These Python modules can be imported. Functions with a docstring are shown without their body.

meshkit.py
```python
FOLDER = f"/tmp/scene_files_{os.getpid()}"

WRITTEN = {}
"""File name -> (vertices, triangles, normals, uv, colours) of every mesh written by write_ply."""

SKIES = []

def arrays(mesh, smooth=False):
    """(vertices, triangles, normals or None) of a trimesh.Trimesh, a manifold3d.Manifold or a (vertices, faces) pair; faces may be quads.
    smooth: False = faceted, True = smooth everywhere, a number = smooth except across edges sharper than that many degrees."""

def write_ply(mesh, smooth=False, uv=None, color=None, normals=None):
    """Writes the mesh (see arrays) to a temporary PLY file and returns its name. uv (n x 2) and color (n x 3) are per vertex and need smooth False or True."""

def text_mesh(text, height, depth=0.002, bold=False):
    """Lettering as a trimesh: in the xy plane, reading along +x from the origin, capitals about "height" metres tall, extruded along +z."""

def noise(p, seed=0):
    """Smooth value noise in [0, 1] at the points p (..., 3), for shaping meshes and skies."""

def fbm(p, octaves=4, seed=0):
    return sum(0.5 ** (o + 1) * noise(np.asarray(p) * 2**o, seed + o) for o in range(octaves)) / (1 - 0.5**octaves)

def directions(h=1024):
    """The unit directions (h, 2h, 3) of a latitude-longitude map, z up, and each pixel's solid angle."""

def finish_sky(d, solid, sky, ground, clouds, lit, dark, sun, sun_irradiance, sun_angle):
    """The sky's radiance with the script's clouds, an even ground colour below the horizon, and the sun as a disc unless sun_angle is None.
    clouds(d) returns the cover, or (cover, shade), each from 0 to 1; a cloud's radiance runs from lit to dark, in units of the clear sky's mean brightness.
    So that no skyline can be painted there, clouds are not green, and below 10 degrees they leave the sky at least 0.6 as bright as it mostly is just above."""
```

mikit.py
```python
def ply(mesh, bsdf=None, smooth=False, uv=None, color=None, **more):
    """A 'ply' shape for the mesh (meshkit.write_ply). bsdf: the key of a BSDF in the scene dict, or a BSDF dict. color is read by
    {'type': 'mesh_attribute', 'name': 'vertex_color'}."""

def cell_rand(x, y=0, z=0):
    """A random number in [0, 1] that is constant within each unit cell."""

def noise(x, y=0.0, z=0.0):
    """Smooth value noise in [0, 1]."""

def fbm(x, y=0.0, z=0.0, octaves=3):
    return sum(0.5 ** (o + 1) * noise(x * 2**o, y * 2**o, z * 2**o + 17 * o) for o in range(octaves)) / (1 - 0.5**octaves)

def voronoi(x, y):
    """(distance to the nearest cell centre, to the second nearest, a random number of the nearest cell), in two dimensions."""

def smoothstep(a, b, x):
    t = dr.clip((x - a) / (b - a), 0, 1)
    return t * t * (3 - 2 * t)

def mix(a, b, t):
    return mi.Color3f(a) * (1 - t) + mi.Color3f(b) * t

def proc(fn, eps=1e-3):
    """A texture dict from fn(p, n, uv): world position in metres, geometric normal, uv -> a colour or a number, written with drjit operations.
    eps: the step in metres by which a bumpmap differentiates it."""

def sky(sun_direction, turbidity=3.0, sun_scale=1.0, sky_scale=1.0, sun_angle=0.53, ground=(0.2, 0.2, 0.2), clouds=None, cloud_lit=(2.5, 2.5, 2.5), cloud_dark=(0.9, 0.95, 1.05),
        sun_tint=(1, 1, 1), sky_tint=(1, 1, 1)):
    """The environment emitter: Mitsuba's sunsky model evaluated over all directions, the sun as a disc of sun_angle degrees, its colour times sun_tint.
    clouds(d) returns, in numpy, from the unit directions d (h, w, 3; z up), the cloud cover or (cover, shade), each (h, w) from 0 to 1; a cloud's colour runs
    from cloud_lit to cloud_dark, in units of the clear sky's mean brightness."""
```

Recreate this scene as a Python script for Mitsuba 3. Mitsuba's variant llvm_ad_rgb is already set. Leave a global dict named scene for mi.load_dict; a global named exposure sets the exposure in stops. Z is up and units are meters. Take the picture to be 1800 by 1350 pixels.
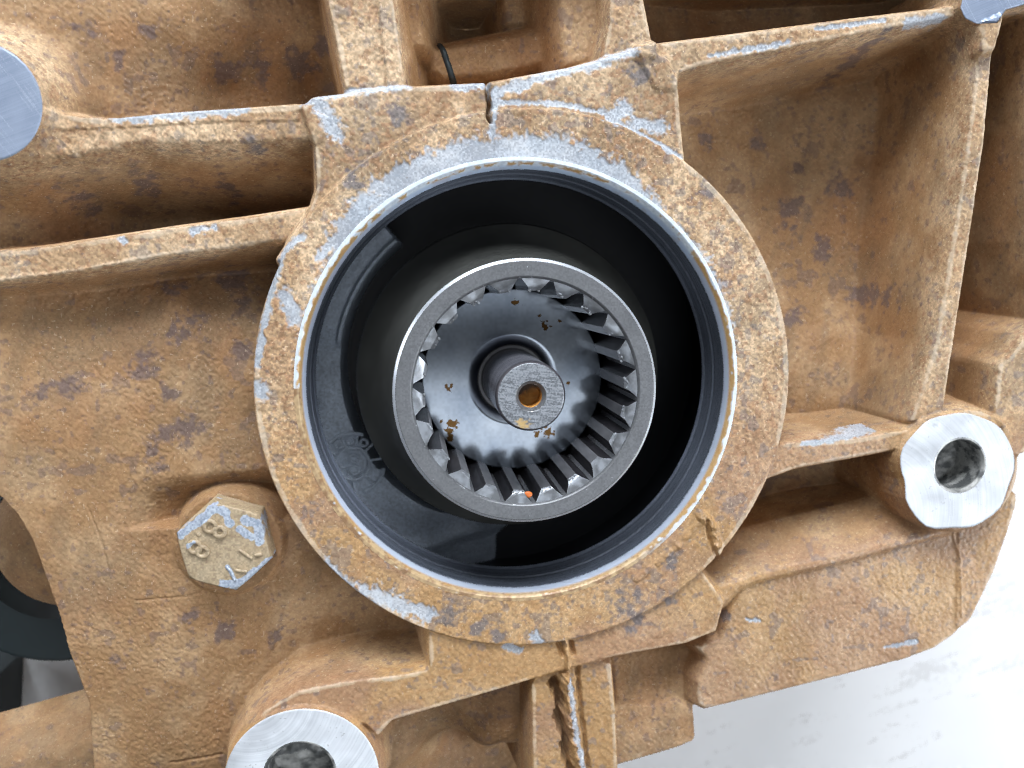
import math, random
import numpy as np, trimesh, drjit as dr, mitsuba as mi, mikit, meshkit
from shapely.geometry import Polygon
from scipy.interpolate import RBFInterpolator
from scipy.ndimage import gaussian_filter, map_coordinates
from mikit import noise, fbm, smoothstep, mix, proc

T = mi.ScalarTransform4f
scene, labels = {}, {}
S = 0.00015            # metres in one drawing unit
ZT = 600.0             # the bench top lies this far below the flange face (units)

# ------------------------------------------------------------------ camera
F, D0, FOOT = 1400.0, 1378.0, np.array([720.0, 500.0])
_a = np.array([(FOOT[0] - 900) / F, -(FOOT[1] - 675) / F, -1.0]); _a /= np.linalg.norm(_a)
_b = np.array([0, 0, -1.0]); _v = np.cross(_a, _b); _c = _a @ _b
_K = np.array([[0, -_v[2], _v[1]], [_v[2], 0, -_v[0]], [-_v[1], _v[0], 0]])
ROT = np.eye(3) + _K + _K @ _K / (1 + _c)


def _hit(px, py, z):
    d = np.stack([(np.asarray(px, float) - 900) / F, -(np.asarray(py, float) - 675) / F, -np.ones_like(np.asarray(px, float))], -1) @ ROT.T
    return d * ((np.asarray(z, float) - D0) / d[..., 2])[..., None]


_o = _hit(900, 675, 0)
EYE = np.array([900 - _o[0], 675 + _o[1]])       # plan position of the lens (x right, y down)


def Q(px, py, z=0.0):
    """plan position (x right, y down, in units) of what is seen at a pixel when it stands at height z"""
    h = _hit(px, py, z)
    return EYE[0] + h[..., 0], EYE[1] - h[..., 1]


def Qp(pts, z=0.0):
    a = np.array(pts, float)
    return np.stack(Q(a[:, 0], a[:, 1], z), -1)


def Qc(cx, cy, r, z=0.0):
    """best circle through an outline seen as a circle"""
    t = np.arange(24) / 24 * 2 * np.pi
    p = np.stack(Q(cx + r * np.cos(t), cy + r * np.sin(t), z), -1)
    A = np.c_[2 * p, np.ones(24)]
    s = np.linalg.lstsq(A, (p ** 2).sum(1), rcond=None)[0]
    return float(s[0]), float(s[1]), float(math.sqrt(s[2] + s[0] ** 2 + s[1] ** 2))


def W(X, Y, Z):
    return np.stack([(np.asarray(X, float) - 900) * S, -(np.asarray(Y, float) - 675) * S, (np.asarray(Z, float) + ZT) * S], -1)


cam = W(EYE[0], EYE[1], D0)
fwd = ROT @ np.array([0, 0, -1.0]); upv = ROT @ np.array([0, 1.0, 0])
scene['camera'] = {'type': 'thinlens', 'fov': math.degrees(2 * math.atan(900 / F)), 'fov_axis': 'x', 'near_clip': 0.005, 'far_clip': 20.0,
                   'aperture_radius': 0.0014, 'focus_distance': 1385 * S,
                   'to_world': T().look_at(origin=cam.tolist(), target=(cam + fwd).tolist(), up=upv.tolist())}

# ------------------------------------------------------------------ lamps (above the bench, out of frame)
exposure = 0.42


def lamp(key, pos, target, w, h, power, label):
    scene[key] = {'type': 'rectangle', 'to_world': T().look_at(origin=pos, target=target, up=[0, 1, 0.01]) @ T().scale([w / 2, h / 2, 1]),
                  'emitter': {'type': 'area', 'radiance': {'type': 'rgb', 'value': [power * 0.95, power, power * 1.06]}}, 'bsdf': {'type': 'diffuse'}}
    labels[key] = {'label': label, 'category': 'lamp'}


lamp('workshop_lamp', [-0.05, 0.95, 0.62], [0, 0.05, 0.08], 0.9, 0.4, 14.0, 'wide white workshop lamp panel beyond the far side of the bench')
lamp('workshop_lamp_001', [1.0, -0.35, 0.62], [0, 0, 0.08], 0.6, 0.4, 10.0, 'white workshop lamp panel off the right end of the bench')
lamp('workshop_lamp_002', [-1.0, 0.3, 0.36], [0, 0, 0.05], 0.7, 0.4, 3.0, 'dim white fill panel added off the left end of the bench')  # added fill: lights the left sides and the bench by the pipe
lamp('ceiling_lamp', [0.22, -0.62, 1.7], [0, 0, 0.08], 1.4, 0.85, 1.15, 'broad ceiling lamp panel high above the near side of the bench')
lamp('ceiling_lamp_001', [0.1, 0.45, 1.75], [0, 0, 0.08], 1.5, 1.0, 0.5, 'dim overhead panel added for the shaft collar to reflect')  # added so the polished collar has something overhead to reflect

SPOT, STAINS = [0.0, 0.0, 0.0, 0.0, 0.0], []
# ------------------------------------------------------------------ materials
CX, CY, CR = Qc(916, 662, 473, 0)          # flange outline
BX, BY, BR = Qc(907, 667, 372, 0)          # bore
SCR = []                                    # scraped bare places: x0,y0,x1,y1,width (units)


def scr(pts, w, z=-6):
    q = Qp(pts, z)
    for a, b in zip(q[:-1], q[1:]):
        SCR.append((*map(float, a), *map(float, b), float(w)))


scr([(200, 207), (300, 199), (425, 189)], 11)
scr([(558, 172), (590, 235)], 17)
scr([(535, 180), (600, 160), (720, 150)], 8)
scr([(800, 150), (856, 146)], 9)
scr([(868, 165), (960, 133), (1112, 92)], 12)
scr([(870, 160), (864, 270)], 7)
scr([(870, 178), (980, 181), (1060, 197), (1130, 237), (1196, 276)], 6)
scr([(1075, 205), (1100, 190)], 17); scr([(1110, 215), (1165, 225)], 15)
scr([(530, 415), (500, 445), (480, 500), (466, 560), (452, 640)], 8)
scr([(500, 520), (520, 560)], 16); scr([(600, 395), (640, 380)], 16); scr([(560, 455), (590, 425)], 11)
scr([(456, 680), (458, 690)], 14)
scr([(575, 985), (610, 1025), (650, 1060)], 10); scr([(640, 1035), (700, 1060), (745, 1078)], 19); scr([(940, 1118), (944, 1120)], 13); scr([(890, 1135), (915, 1145)], 9)
scr([(1415, 782), (1480, 773), (1545, 759)], 6)
scr([(1250, 96), (1330, 82), (1390, 72)], 7); scr([(1600, 36), (1665, 27)], 9); scr([(1440, 48), (1560, 33)], 5)
scr([(340, 406), (375, 400)], 9, -35); scr([(215, 420), (220, 425)], 7, -35)
scr([(1545, 1130), (1600, 1120)], 7, -60); scr([(1310, 1085), (1330, 1087)], 6, -50)
scr([(1000, 1195), (1008, 1260), (1024, 1340), (1034, 1400)], 7, -22)
DARK = []


def drk(px, py, r, z=0):
    x, y = Q(px, py, z); DARK.append((float(x), float(y), r))


for a in [(790, 1080, 26), (840, 1105, 24), (1105, 1050, 38), (1120, 1085, 30), (1185, 985, 20), (1180, 1062, 16), (1110, 1110, 18), (870, 1120, 20), (640, 365, 26),
          (1240, 330, 25), (1130, 130, 30), (700, 200, 26), (620, 310, 22), (1290, 1100, 16)]:
    drk(*a)
for a in [(250, 640, 34), (320, 580, 40), (300, 690, 26), (320, 760, 42), (270, 800, 26), (120, 680, 30), (75, 690, 18), (300, 500, 30), (400, 490, 36), (420, 540, 24), (420, 620, 26), (290, 930 - 170, 26),
          (400, 1110, 30), (480, 1120, 26), (210, 1160, 22), (340, 1080, 20)]:
    drk(*a, -100)
for a in [(1240, 240, 30), (1330, 250, 30), (1390, 370, 40), (1440, 440, 34), (1450, 130, 30), (1500, 520, 36), (1300, 620, 26), (1400, 300, 20), (1480, 330, 36), (1380, 560, 30)]:
    drk(*a, -240)
for a in [(160, 60, 34), (210, 110, 22), (270, 60, 20), (380, 110, 30), (440, 90, 36), (520, 90, 34), (560, 60, 24)]:
    drk(*a, -120)
for a in [(260, 330, 30), (150, 350, 30), (470, 270, 24), (400, 330, 24)]:
    drk(*a, -130)


def units(p):
    return p.x / S + 900, 675 - p.y / S, p.z / S - ZT


def seg_mask(X, Y, segs):
    m = mi.Float(-9)
    for x0, y0, x1, y1, w in segs:
        dx, dy = x1 - x0, y1 - y0
        t = dr.clip(((X - x0) * dx + (Y - y0) * dy) / (dx * dx + dy * dy), 0, 1)
        m = dr.maximum(m, 1 - dr.sqrt(dr.square(X - x0 - t * dx) + dr.square(Y - y0 - t * dy)) / w)
    return m


def metal_mask(X, Y, Z, uv):
    n2 = fbm(X / 13, Y / 13, Z / 13)
    n6 = noise(X / 4.5, Y / 4.5, Z / 4.5)
    rag = (n2 - 0.5) * 1.5 + (n6 - 0.5) * 0.7
    m = dr.select(Z > -75, seg_mask(X, Y, SCR), -9)
    rr = dr.sqrt(dr.square(X - BX) + dr.square(Y - BY)) - BR
    ang = dr.atan2(BY - Y, X - BX) * (180 / math.pi)
    wide = 16 + 44 * smoothstep(45, 75, ang) * (1 - smoothstep(125, 165, ang)) - 10 * smoothstep(-30, -60, ang) + 12 * smoothstep(5, 25, ang) * (1 - smoothstep(40, 60, ang))
    m = dr.maximum(m, dr.select(Z > -25, dr.minimum((wide - rr) / 22, 1.0), -9))
    edge = dr.maximum((uv.x - 0.72) * 0.8, -0.6) + (fbm(X / 42, Y / 42, Z / 42) - 0.5) * 0.9
    return smoothstep(-0.1, 0.6, m + rag), smoothstep(0.0, 0.55, edge + rag * 0.35)


def rust_color(p, n, uv):
    X, Y, Z = units(p)
    n1 = fbm(X / 70, Y / 70, Z / 70)
    nb = fbm(X / 120 + 31, Y / 120, Z / 120)
    n2 = fbm(X / 19 + 7, Y / 19, Z / 19)
    n3 = noise(X / 5, Y / 5, Z / 5)
    n4 = noise(X / 2.6 + 3, Y / 2.6, Z / 2.6)
    face = smoothstep(-85, -20, Z)                     # proud faces paler and sandier, pockets darker and browner
    c = mix((0.285, 0.165, 0.07), (0.37, 0.24, 0.12), smoothstep(0.36, 0.66, n1))
    c = mix(c, (0.29, 0.14, 0.053), smoothstep(0.46, 0.72, nb) * 0.5)
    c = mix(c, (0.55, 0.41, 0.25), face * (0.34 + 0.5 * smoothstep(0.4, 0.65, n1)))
    nf = fbm(X / 8.5 + 11, Y / 8.5, Z / 8.5)
    st = fbm(X / 210 + 5, Y / 150, Z / 150) * 0.6 + fbm((X + Y * 0.25) / 26, (Y - X * 0.25) / 90, Z / 40) * 0.4
    c = mix(c, (0.19, 0.13, 0.07), smoothstep(0.46, 0.64, st) * 0.5)
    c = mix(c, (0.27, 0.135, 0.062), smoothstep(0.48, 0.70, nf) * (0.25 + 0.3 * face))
    wet = smoothstep(640, 900, Y + (n1 - 0.5) * 300) * face
    c = mix(c, mix((0.40, 0.225, 0.075), (0.33, 0.18, 0.09), smoothstep(0.4, 0.6, nb)), wet * 0.62)
    sp = smoothstep(0.61, 0.69, n2 * 0.75 + noise(X / 60 + 50, Y / 60, Z / 60) * 0.25) * 0.42
    sp = dr.maximum(sp, smoothstep(0.60, 0.70, fbm(X / 11 + 60, Y / 11, Z / 11) * 0.7 + n1 * 0.3) * 0.45)
    dk = mi.Float(-9)
    for x, y, r in DARK:
        dk = dr.maximum(dk, 1 - dr.sqrt(dr.square(X - x) + dr.square(Y - y)) / r)
    sp = dr.maximum(sp, smoothstep(0.0, 0.75, dk + (n2 - 0.5) * 2.0 + (nf - 0.5) * 1.2 - 0.05) * 0.75)
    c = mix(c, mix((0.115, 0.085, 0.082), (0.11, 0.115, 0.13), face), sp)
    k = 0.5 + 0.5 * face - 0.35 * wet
    c = c * (1 + (n3 - 0.5) * 0.5 * k) * (1 + (n4 - 0.5) * 0.6 * k)
    c = mix(c, (0.72, 0.58, 0.40), smoothstep(0.80, 0.93, noise(X / 3.4, Y / 3.4 + 40, Z / 3.4)) * 0.5 * k)
    c = mix(c, mi.Color3f(mi.luminance(c)), 0.05) * mi.Color3f(1.03, 1.005, 1.03)
    m, e = metal_mask(X, Y, Z, uv)
    c = mix(c, (0.64, 0.53, 0.39), e * 0.5)
    steel = mix((0.29, 0.335, 0.39), (0.50, 0.55, 0.605), smoothstep(0.3, 0.75, n4 * 0.4 + n1 * 0.6)) * (0.9 + 0.2 * n4)
    return mix(c, steel, m * 0.86)


def rust_rough(p, n, uv):
    X, Y, Z = units(p)
    m, e = metal_mask(X, Y, Z, uv)
    return 0.72 - 0.3 * m - 0.24 * smoothstep(640, 900, Y + (fbm(X / 70, Y / 70, Z / 70) - 0.5) * 300) * smoothstep(-85, -20, Z)


def two(d):
    return {'type': 'twosided', 'bsdf': d}


def plain(rgb, rough=0.5, metal=0.0, spec=0.5):
    return two({'type': 'principled', 'base_color': {'type': 'rgb', 'value': list(rgb)}, 'roughness': rough, 'metallic': metal, 'specular': spec})


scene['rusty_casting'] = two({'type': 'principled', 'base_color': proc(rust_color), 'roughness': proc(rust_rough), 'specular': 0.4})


def milled_color(p, n, uv):
    X, Y, Z = units(p)
    arc = dr.sqrt(dr.square(X - dr.select(X > 1200, 1590, 440)) + dr.square(Y - dr.select(X > 1200, 935, 1230)))
    ln = noise(arc / 1.8, X / 160, 3.0)
    l2 = noise(arc / 6.0, Y / 90, 9.0)
    sm = fbm(X / 45, Y / 45, 2.0)
    c = mix((0.50, 0.53, 0.565), (0.67, 0.70, 0.735), ln * 0.6 + l2 * 0.4)
    c = c * (0.66 + 0.6 * sm)
    return mix(c, (0.25, 0.26, 0.27), smoothstep(0.76, 0.85, noise(X / 3, Y / 3, 1.0) * 0.6 + fbm(X / 30, Y / 8, 1.5) * 0.4) * 0.6)


scene['milled_metal'] = two({'type': 'principled', 'base_color': proc(milled_color), 'roughness': 0.5, 'metallic': 0.1, 'specular': 0.5})


def milled_dark(p, n, uv):
    X, Y, Z = units(p)
    ln = noise((X + Y * 2.4) / 2.2, X / 80, 3.0)
    sc2 = noise((X * 1.4 - Y) / 1.7, (X + Y) / 120, 8.0)
    c = mix((0.20, 0.25, 0.35), (0.36, 0.42, 0.53), ln * 0.5 + fbm(X / 30, Y / 30) * 0.5)
    return mix(c, (0.55, 0.60, 0.68), smoothstep(0.8, 0.92, sc2) * 0.6)


scene['scratched_steel'] = two({'type': 'principled', 'base_color': proc(milled_dark), 'roughness': 0.4, 'metallic': 0.3})


def bore_color(p, n, uv):
    X, Y, Z = units(p)
    rr = dr.sqrt(dr.square(X - BX) + dr.square(Y - BY))
    ang = dr.atan2(BY - Y, X - BX) * (180 / math.pi)
    n2 = fbm(X / 14, Y / 14, Z / 14); n3 = noise(X / 4, Y / 4, Z / 4)
    ringn = noise(Z / 2.0, ang / 40, 1.0)
    land = mix((0.05, 0.058, 0.075), (0.13, 0.15, 0.19), ringn * 0.6 + n3 * 0.4)
    rust = mix((0.46, 0.25, 0.085), (0.52, 0.36, 0.17), n3)
    lip = mix((0.45, 0.52, 0.60), (0.82, 0.88, 0.93), n3 * 0.5 + n2 * 0.5)
    low = smoothstep(-20, -50, ang) * (1 - smoothstep(-135, -160, ang) * 0)
    t = (rr - BR)                                     # 0 at the land, grows over the chamfer
    ru = smoothstep(0.35, 0.55, n2 + 0.22 - 0.35 * smoothstep(20, 50, ang) * (1 - smoothstep(120, 150, ang)))
    c = mix(lip, rust, smoothstep(14, 10, t + (n2 - 0.5) * 12) * ru)
    c = mix(c, mix((0.26, 0.15, 0.075), (0.50, 0.36, 0.20), smoothstep(0.3, 0.7, n2 * 0.7 + n3 * 0.3)), smoothstep(-35, -60, ang) * smoothstep(4, 9, t + (n2 - 0.5) * 14) * smoothstep(0.14, 0.24, fbm(ang / 5, t / 8, 1.0)))
    c = mix(c, (0.42, 0.53, 0.70), smoothstep(7, 3.5, t) * smoothstep(-4.5, -2, t) * 0.8)
    return mix(land, c, smoothstep(-22, -16, Z + (n3 - 0.5) * 3))


scene['bore_metal'] = two({'type': 'principled', 'base_color': proc(bore_color), 'roughness': 0.42, 'specular': 0.5, 'metallic': 0.15})


def dark_cast(p, n, uv):
    X, Y, Z = units(p)
    return mi.Color3f(0.42, 0.48, 0.56) * (0.75 + 0.5 * noise(X / 3.5, Y / 3.5, Z / 3.5)) * (0.8 + 0.4 * fbm(X / 40, Y / 40, Z / 40))


scene['dark_casting'] = two({'type': 'principled', 'base_color': proc(dark_cast), 'roughness': 0.5, 'specular': 0.5})
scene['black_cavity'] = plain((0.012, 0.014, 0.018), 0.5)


def hub_dark(p, n, uv):
    X, Y, Z = units(p)
    return mi.Color3f(0.042, 0.043, 0.040) * (0.7 + 0.6 * fbm(X / 50, Y / 50, Z / 50))


scene['black_hub'] = two({'type': 'principled', 'base_color': proc(hub_dark), 'roughness': 0.42, 'specular': 0.5})


def ring_gray(p, n, uv):
    X, Y, Z = units(p)
    c = mix((0.125, 0.13, 0.138), (0.175, 0.18, 0.19), fbm(X / 40, Y / 40, Z / 40))
    c = c * (0.8 + 0.4 * noise(X / 2.5, Y / 2.5, Z / 2.5))
    return mix(c, (0.6, 0.62, 0.65), smoothstep(0.86, 0.95, noise(X / 4, Y / 4, Z / 4)) * 0.7)


scene['ground_steel'] = two({'type': 'principled', 'base_color': proc(ring_gray), 'roughness': 0.42, 'metallic': 0.4})


def hole_color(p, n, uv):
    X, Y, Z = units(p)
    return mix((0.10, 0.105, 0.105), (0.40, 0.40, 0.385), smoothstep(0.36, 0.66, fbm(X / 26, Y / 13, Z / 18))) * (0.85 + 0.3 * noise(X / 3, Y / 3, Z / 3))


scene['hole_steel'] = two({'type': 'principled', 'base_color': proc(hole_color), 'roughness': 0.4, 'metallic': 0.4})
scene['bright_steel'] = plain((0.62, 0.66, 0.72), 0.3, 0.6)


def tooth_color(p, n, uv):
    X, Y, Z = units(p)
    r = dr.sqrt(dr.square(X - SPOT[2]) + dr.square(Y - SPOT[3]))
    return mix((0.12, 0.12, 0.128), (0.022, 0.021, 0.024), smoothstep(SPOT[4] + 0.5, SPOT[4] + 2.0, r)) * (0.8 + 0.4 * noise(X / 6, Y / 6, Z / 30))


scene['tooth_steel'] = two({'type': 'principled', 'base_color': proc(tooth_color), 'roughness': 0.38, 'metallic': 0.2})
def burr_color(p, n, uv):
    X, Y, Z = units(p)
    return mix((0.17, 0.178, 0.19), (0.34, 0.365, 0.40), smoothstep(0.3, 0.75, fbm(X / 14, Y / 14, Z / 14)))


scene['shiny_grease'] = two({'type': 'principled', 'base_color': proc(burr_color), 'roughness': 0.3, 'metallic': 0.5})
scene['orange_rust'] = plain((0.62, 0.16, 0.035), 0.4)




def collar_color(p, n, uv):
    X, Y, Z = units(p)
    c = mix((0.21, 0.25, 0.31), (0.38, 0.42, 0.47), fbm(X / 55, Y / 55, 3.0))
    c = c * (0.92 + 0.16 * noise(X / 5, Y / 5, 0.0))
    k = mi.Float(-9)
    for x, y, r in STAINS:
        k = dr.maximum(k, 1 - dr.sqrt(dr.square(X - x) + dr.square(Y - y)) / r)
    return mix(c, (0.10, 0.055, 0.02), smoothstep(0.0, 0.3, k + (fbm(X / 5, Y / 5, 1.0) - 0.5) * 2.6 - 0.1))


scene['polished_steel'] = two({'type': 'principled', 'base_color': proc(collar_color), 'roughness': 0.13, 'metallic': 1.0})


def end_color(p, n, uv):
    X, Y, Z = units(p)
    ln = noise((Y - X * 0.12) / 2.0, X / 40, 2.0)
    c = mix((0.13, 0.14, 0.155), (0.30, 0.32, 0.35), smoothstep(0.2, 0.75, noise((Y - X * 0.12) / 1.7, X / 14, 2.0) * 0.5 + noise(X / 2.0, Y / 2.0, 1.0) * 0.5))
    d = dr.sqrt(dr.square(X - SPOT[0]) + dr.square(Y - SPOT[1]))
    return mix(c, (0.60, 0.40, 0.14), smoothstep(16, 6, d + (noise(X / 4, Y / 4, 7.0) - 0.4) * 16) * 0.8)


scene['turned_end'] = two({'type': 'principled', 'base_color': proc(end_color), 'roughness': 0.42, 'metallic': 0.4})


def rust_hole(p, n, uv):
    X, Y, Z = units(p)
    w = smoothstep(-8, 10, (X - SPOT[2]) * 0.5 + (Y - SPOT[3]) + (fbm(X / 8, Y / 8, Z / 8) - 0.5) * 16)
    return mix((0.07, 0.06, 0.055), mix((0.42, 0.13, 0.02), (0.68, 0.38, 0.10), fbm(X / 7, Y / 7, Z / 7)), w)


scene['rusty_hole'] = two({'type': 'principled', 'base_color': proc(rust_hole), 'roughness': 0.55})


def shaft_color(p, n, uv):
    X, Y, Z = units(p)
    return mix((0.09, 0.085, 0.10), (0.26, 0.25, 0.28), noise(Z / 3, 1.0, 2.0) * 0.5 + fbm(X / 20, Y / 20, Z / 30) * 0.5)


scene['shaft_steel'] = two({'type': 'principled', 'base_color': proc(shaft_color), 'roughness': 0.3, 'metallic': 0.7})


def bolt_color(p, n, uv):
    X, Y, Z = units(p)
    n2 = fbm(X / 11, Y / 11, Z / 11); n3 = noise(X / 3, Y / 3, Z / 3)
    c = mix((0.29, 0.21, 0.125), (0.43, 0.345, 0.23), n2) * (0.75 + 0.5 * n3)
    m = seg_mask(X, Y, BOLTWEAR)
    k = smoothstep(0.0, 0.25, m + (n2 - 0.5) * 1.6)
    return mix(c, mix((0.20, 0.27, 0.39), (0.46, 0.55, 0.66), n3), k * 0.78)


BOLTWEAR = []
scene['rusty_bolt'] = two({'type': 'principled', 'base_color': proc(bolt_color), 'roughness': 0.5, 'specular': 0.5})


def board_color(p, n, uv):
    X, Y, Z = units(p)
    a = fbm((X - Y * 0.3) / 130, (Y + X * 0.3) / 26, 1.0) * 0.75 + noise(X / 9, Y / 9, 2.0) * 0.25; b = fbm(X / 260, Y / 200, 4.0)
    c = mi.Color3f(0.75, 0.76, 0.77) * (0.95 + 0.08 * b)
    return mix(c, (0.55, 0.55, 0.55), smoothstep(0.56, 0.72, a) * smoothstep(0.45, 0.6, b) * 0.55)


scene['white_board'] = two({'type': 'principled', 'base_color': proc(board_color), 'roughness': 0.5})


def pipe_color(p, n, uv):
    X, Y, Z = units(p)
    return mix((0.26, 0.18, 0.10), (0.37, 0.28, 0.17), fbm(X / 30, Y / 30, Z / 30)) * (0.85 + 0.3 * noise(X / 4, Y / 4, Z / 4))


scene['grey_brown_metal'] = two({'type': 'principled', 'base_color': proc(pipe_color), 'roughness': 0.5})
scene['dark_teal'] = plain((0.014, 0.023, 0.026), 0.5)
scene['teal_edge'] = plain((0.02, 0.03, 0.035), 0.5)

# ------------------------------------------------------------------ helpers


def mesh_normals(v, f):
    n = np.zeros_like(v); c = np.cross(v[f[:, 1]] - v[f[:, 0]], v[f[:, 2]] - v[f[:, 0]])
    for k in range(3):
        np.add.at(n, f[:, k], c)
    return n / np.maximum(np.linalg.norm(n, axis=1, keepdims=True), 1e-30)


def put(key, mesh, bsdf, smooth=35, zero_uv=False):
    """mesh in plan units -> world, one entry"""
    v, f = (np.asarray(mesh.vertices), np.asarray(mesh.faces)) if hasattr(mesh, 'vertices') else mesh
    m = trimesh.Trimesh(W(v[:, 0], v[:, 1], v[:, 2]) , np.asarray(f)[:, ::-1], process=False)
    scene[key] = mikit.ply(m, bsdf, smooth=smooth, **({'uv': np.zeros((len(m.vertices), 2))} if zero_uv else {}))


def tag(key, label, cat=None, group=None, kind=None):
    d = {'label': label}
    if cat: d['category'] = cat
    if group: d['group'] = group
    if kind: d['kind'] = kind
    labels[key] = d


def numbered(key):
    if key not in scene: return key
    i = 1
    while f'{key}_{i:03d}' in scene: i += 1
    return f'{key}_{i:03d}'


def lathe(profile, cx, cy, n=180, closed=False):
    p = np.array(profile, float); t = np.arange(n) / n * 2 * np.pi
    v = np.stack([cx + p[:, :1] * np.cos(t), cy + p[:, :1] * np.sin(t), np.repeat(p[:, 1:], n, 1)], -1).reshape(-1, 3)
    i, j = np.meshgrid(np.arange(len(p) - 1), np.arange(n), indexing='ij'); k = (j + 1) % n
    q = np.stack([i * n + j, i * n + k, (i + 1) * n + k, (i + 1) * n + j], -1).reshape(-1, 4)
    return v, np.vstack([q[:, [0, 1, 2]], q[:, [0, 2, 3]]])


def join(ms):
    return trimesh.util.concatenate([trimesh.Trimesh(m[0], m[1], process=False) if isinstance(m, tuple) else m for m in ms])


def tube(pts, r, sides=8):
    """round-ended bar along a path in plan units; r one radius or one per point"""
    p = np.array(pts, float); r = np.broadcast_to(np.asarray(r, float), (len(p),))
    d = np.gradient(p, axis=0); d /= np.linalg.norm(d, axis=1, keepdims=True)
    up = np.array([0, 0, 1.0]); a = np.cross(d, up); a /= np.maximum(np.linalg.norm(a, axis=1, keepdims=True), 1e-9); b = np.cross(a, d)
    t = np.arange(sides) / sides * 2 * np.pi
    v = (p[:, None] + r[:, None, None] * (np.cos(t)[:, None] * a[:, None] + np.sin(t)[:, None] * b[:, None])).reshape(-1, 3)
    i, j = np.meshgrid(np.arange(len(p) - 1), np.arange(sides), indexing='ij'); k = (j + 1) % sides
    q = np.stack([i * sides + j, i * sides + k, (i + 1) * sides + k, (i + 1) * sides + j], -1).reshape(-1, 4)
    f = np.vstack([q[:, [0, 1, 2]], q[:, [0, 2, 3]]])
    n0 = len(v); v = np.vstack([v, p[:1] - d[:1] * r[0] * 0.6, p[-1:] + d[-1:] * r[-1] * 0.6])
    j = np.arange(sides); k = (j + 1) % sides; m = (len(p) - 1) * sides
    f = np.vstack([f, np.stack([j * 0 + n0, k, j], 1), np.stack([j * 0 + n0 + 1, m + j, m + k], 1)])
    return trimesh.Trimesh(v, f, process=False)


def torus(cx, cy, z, R, r, a0=0, a1=360, n=36):
    t = np.radians(np.linspace(a0, a1, n))
    return tube(np.stack([cx + R * np.cos(t), cy - R * np.sin(t), np.full(n, z)], -1), r)


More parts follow.
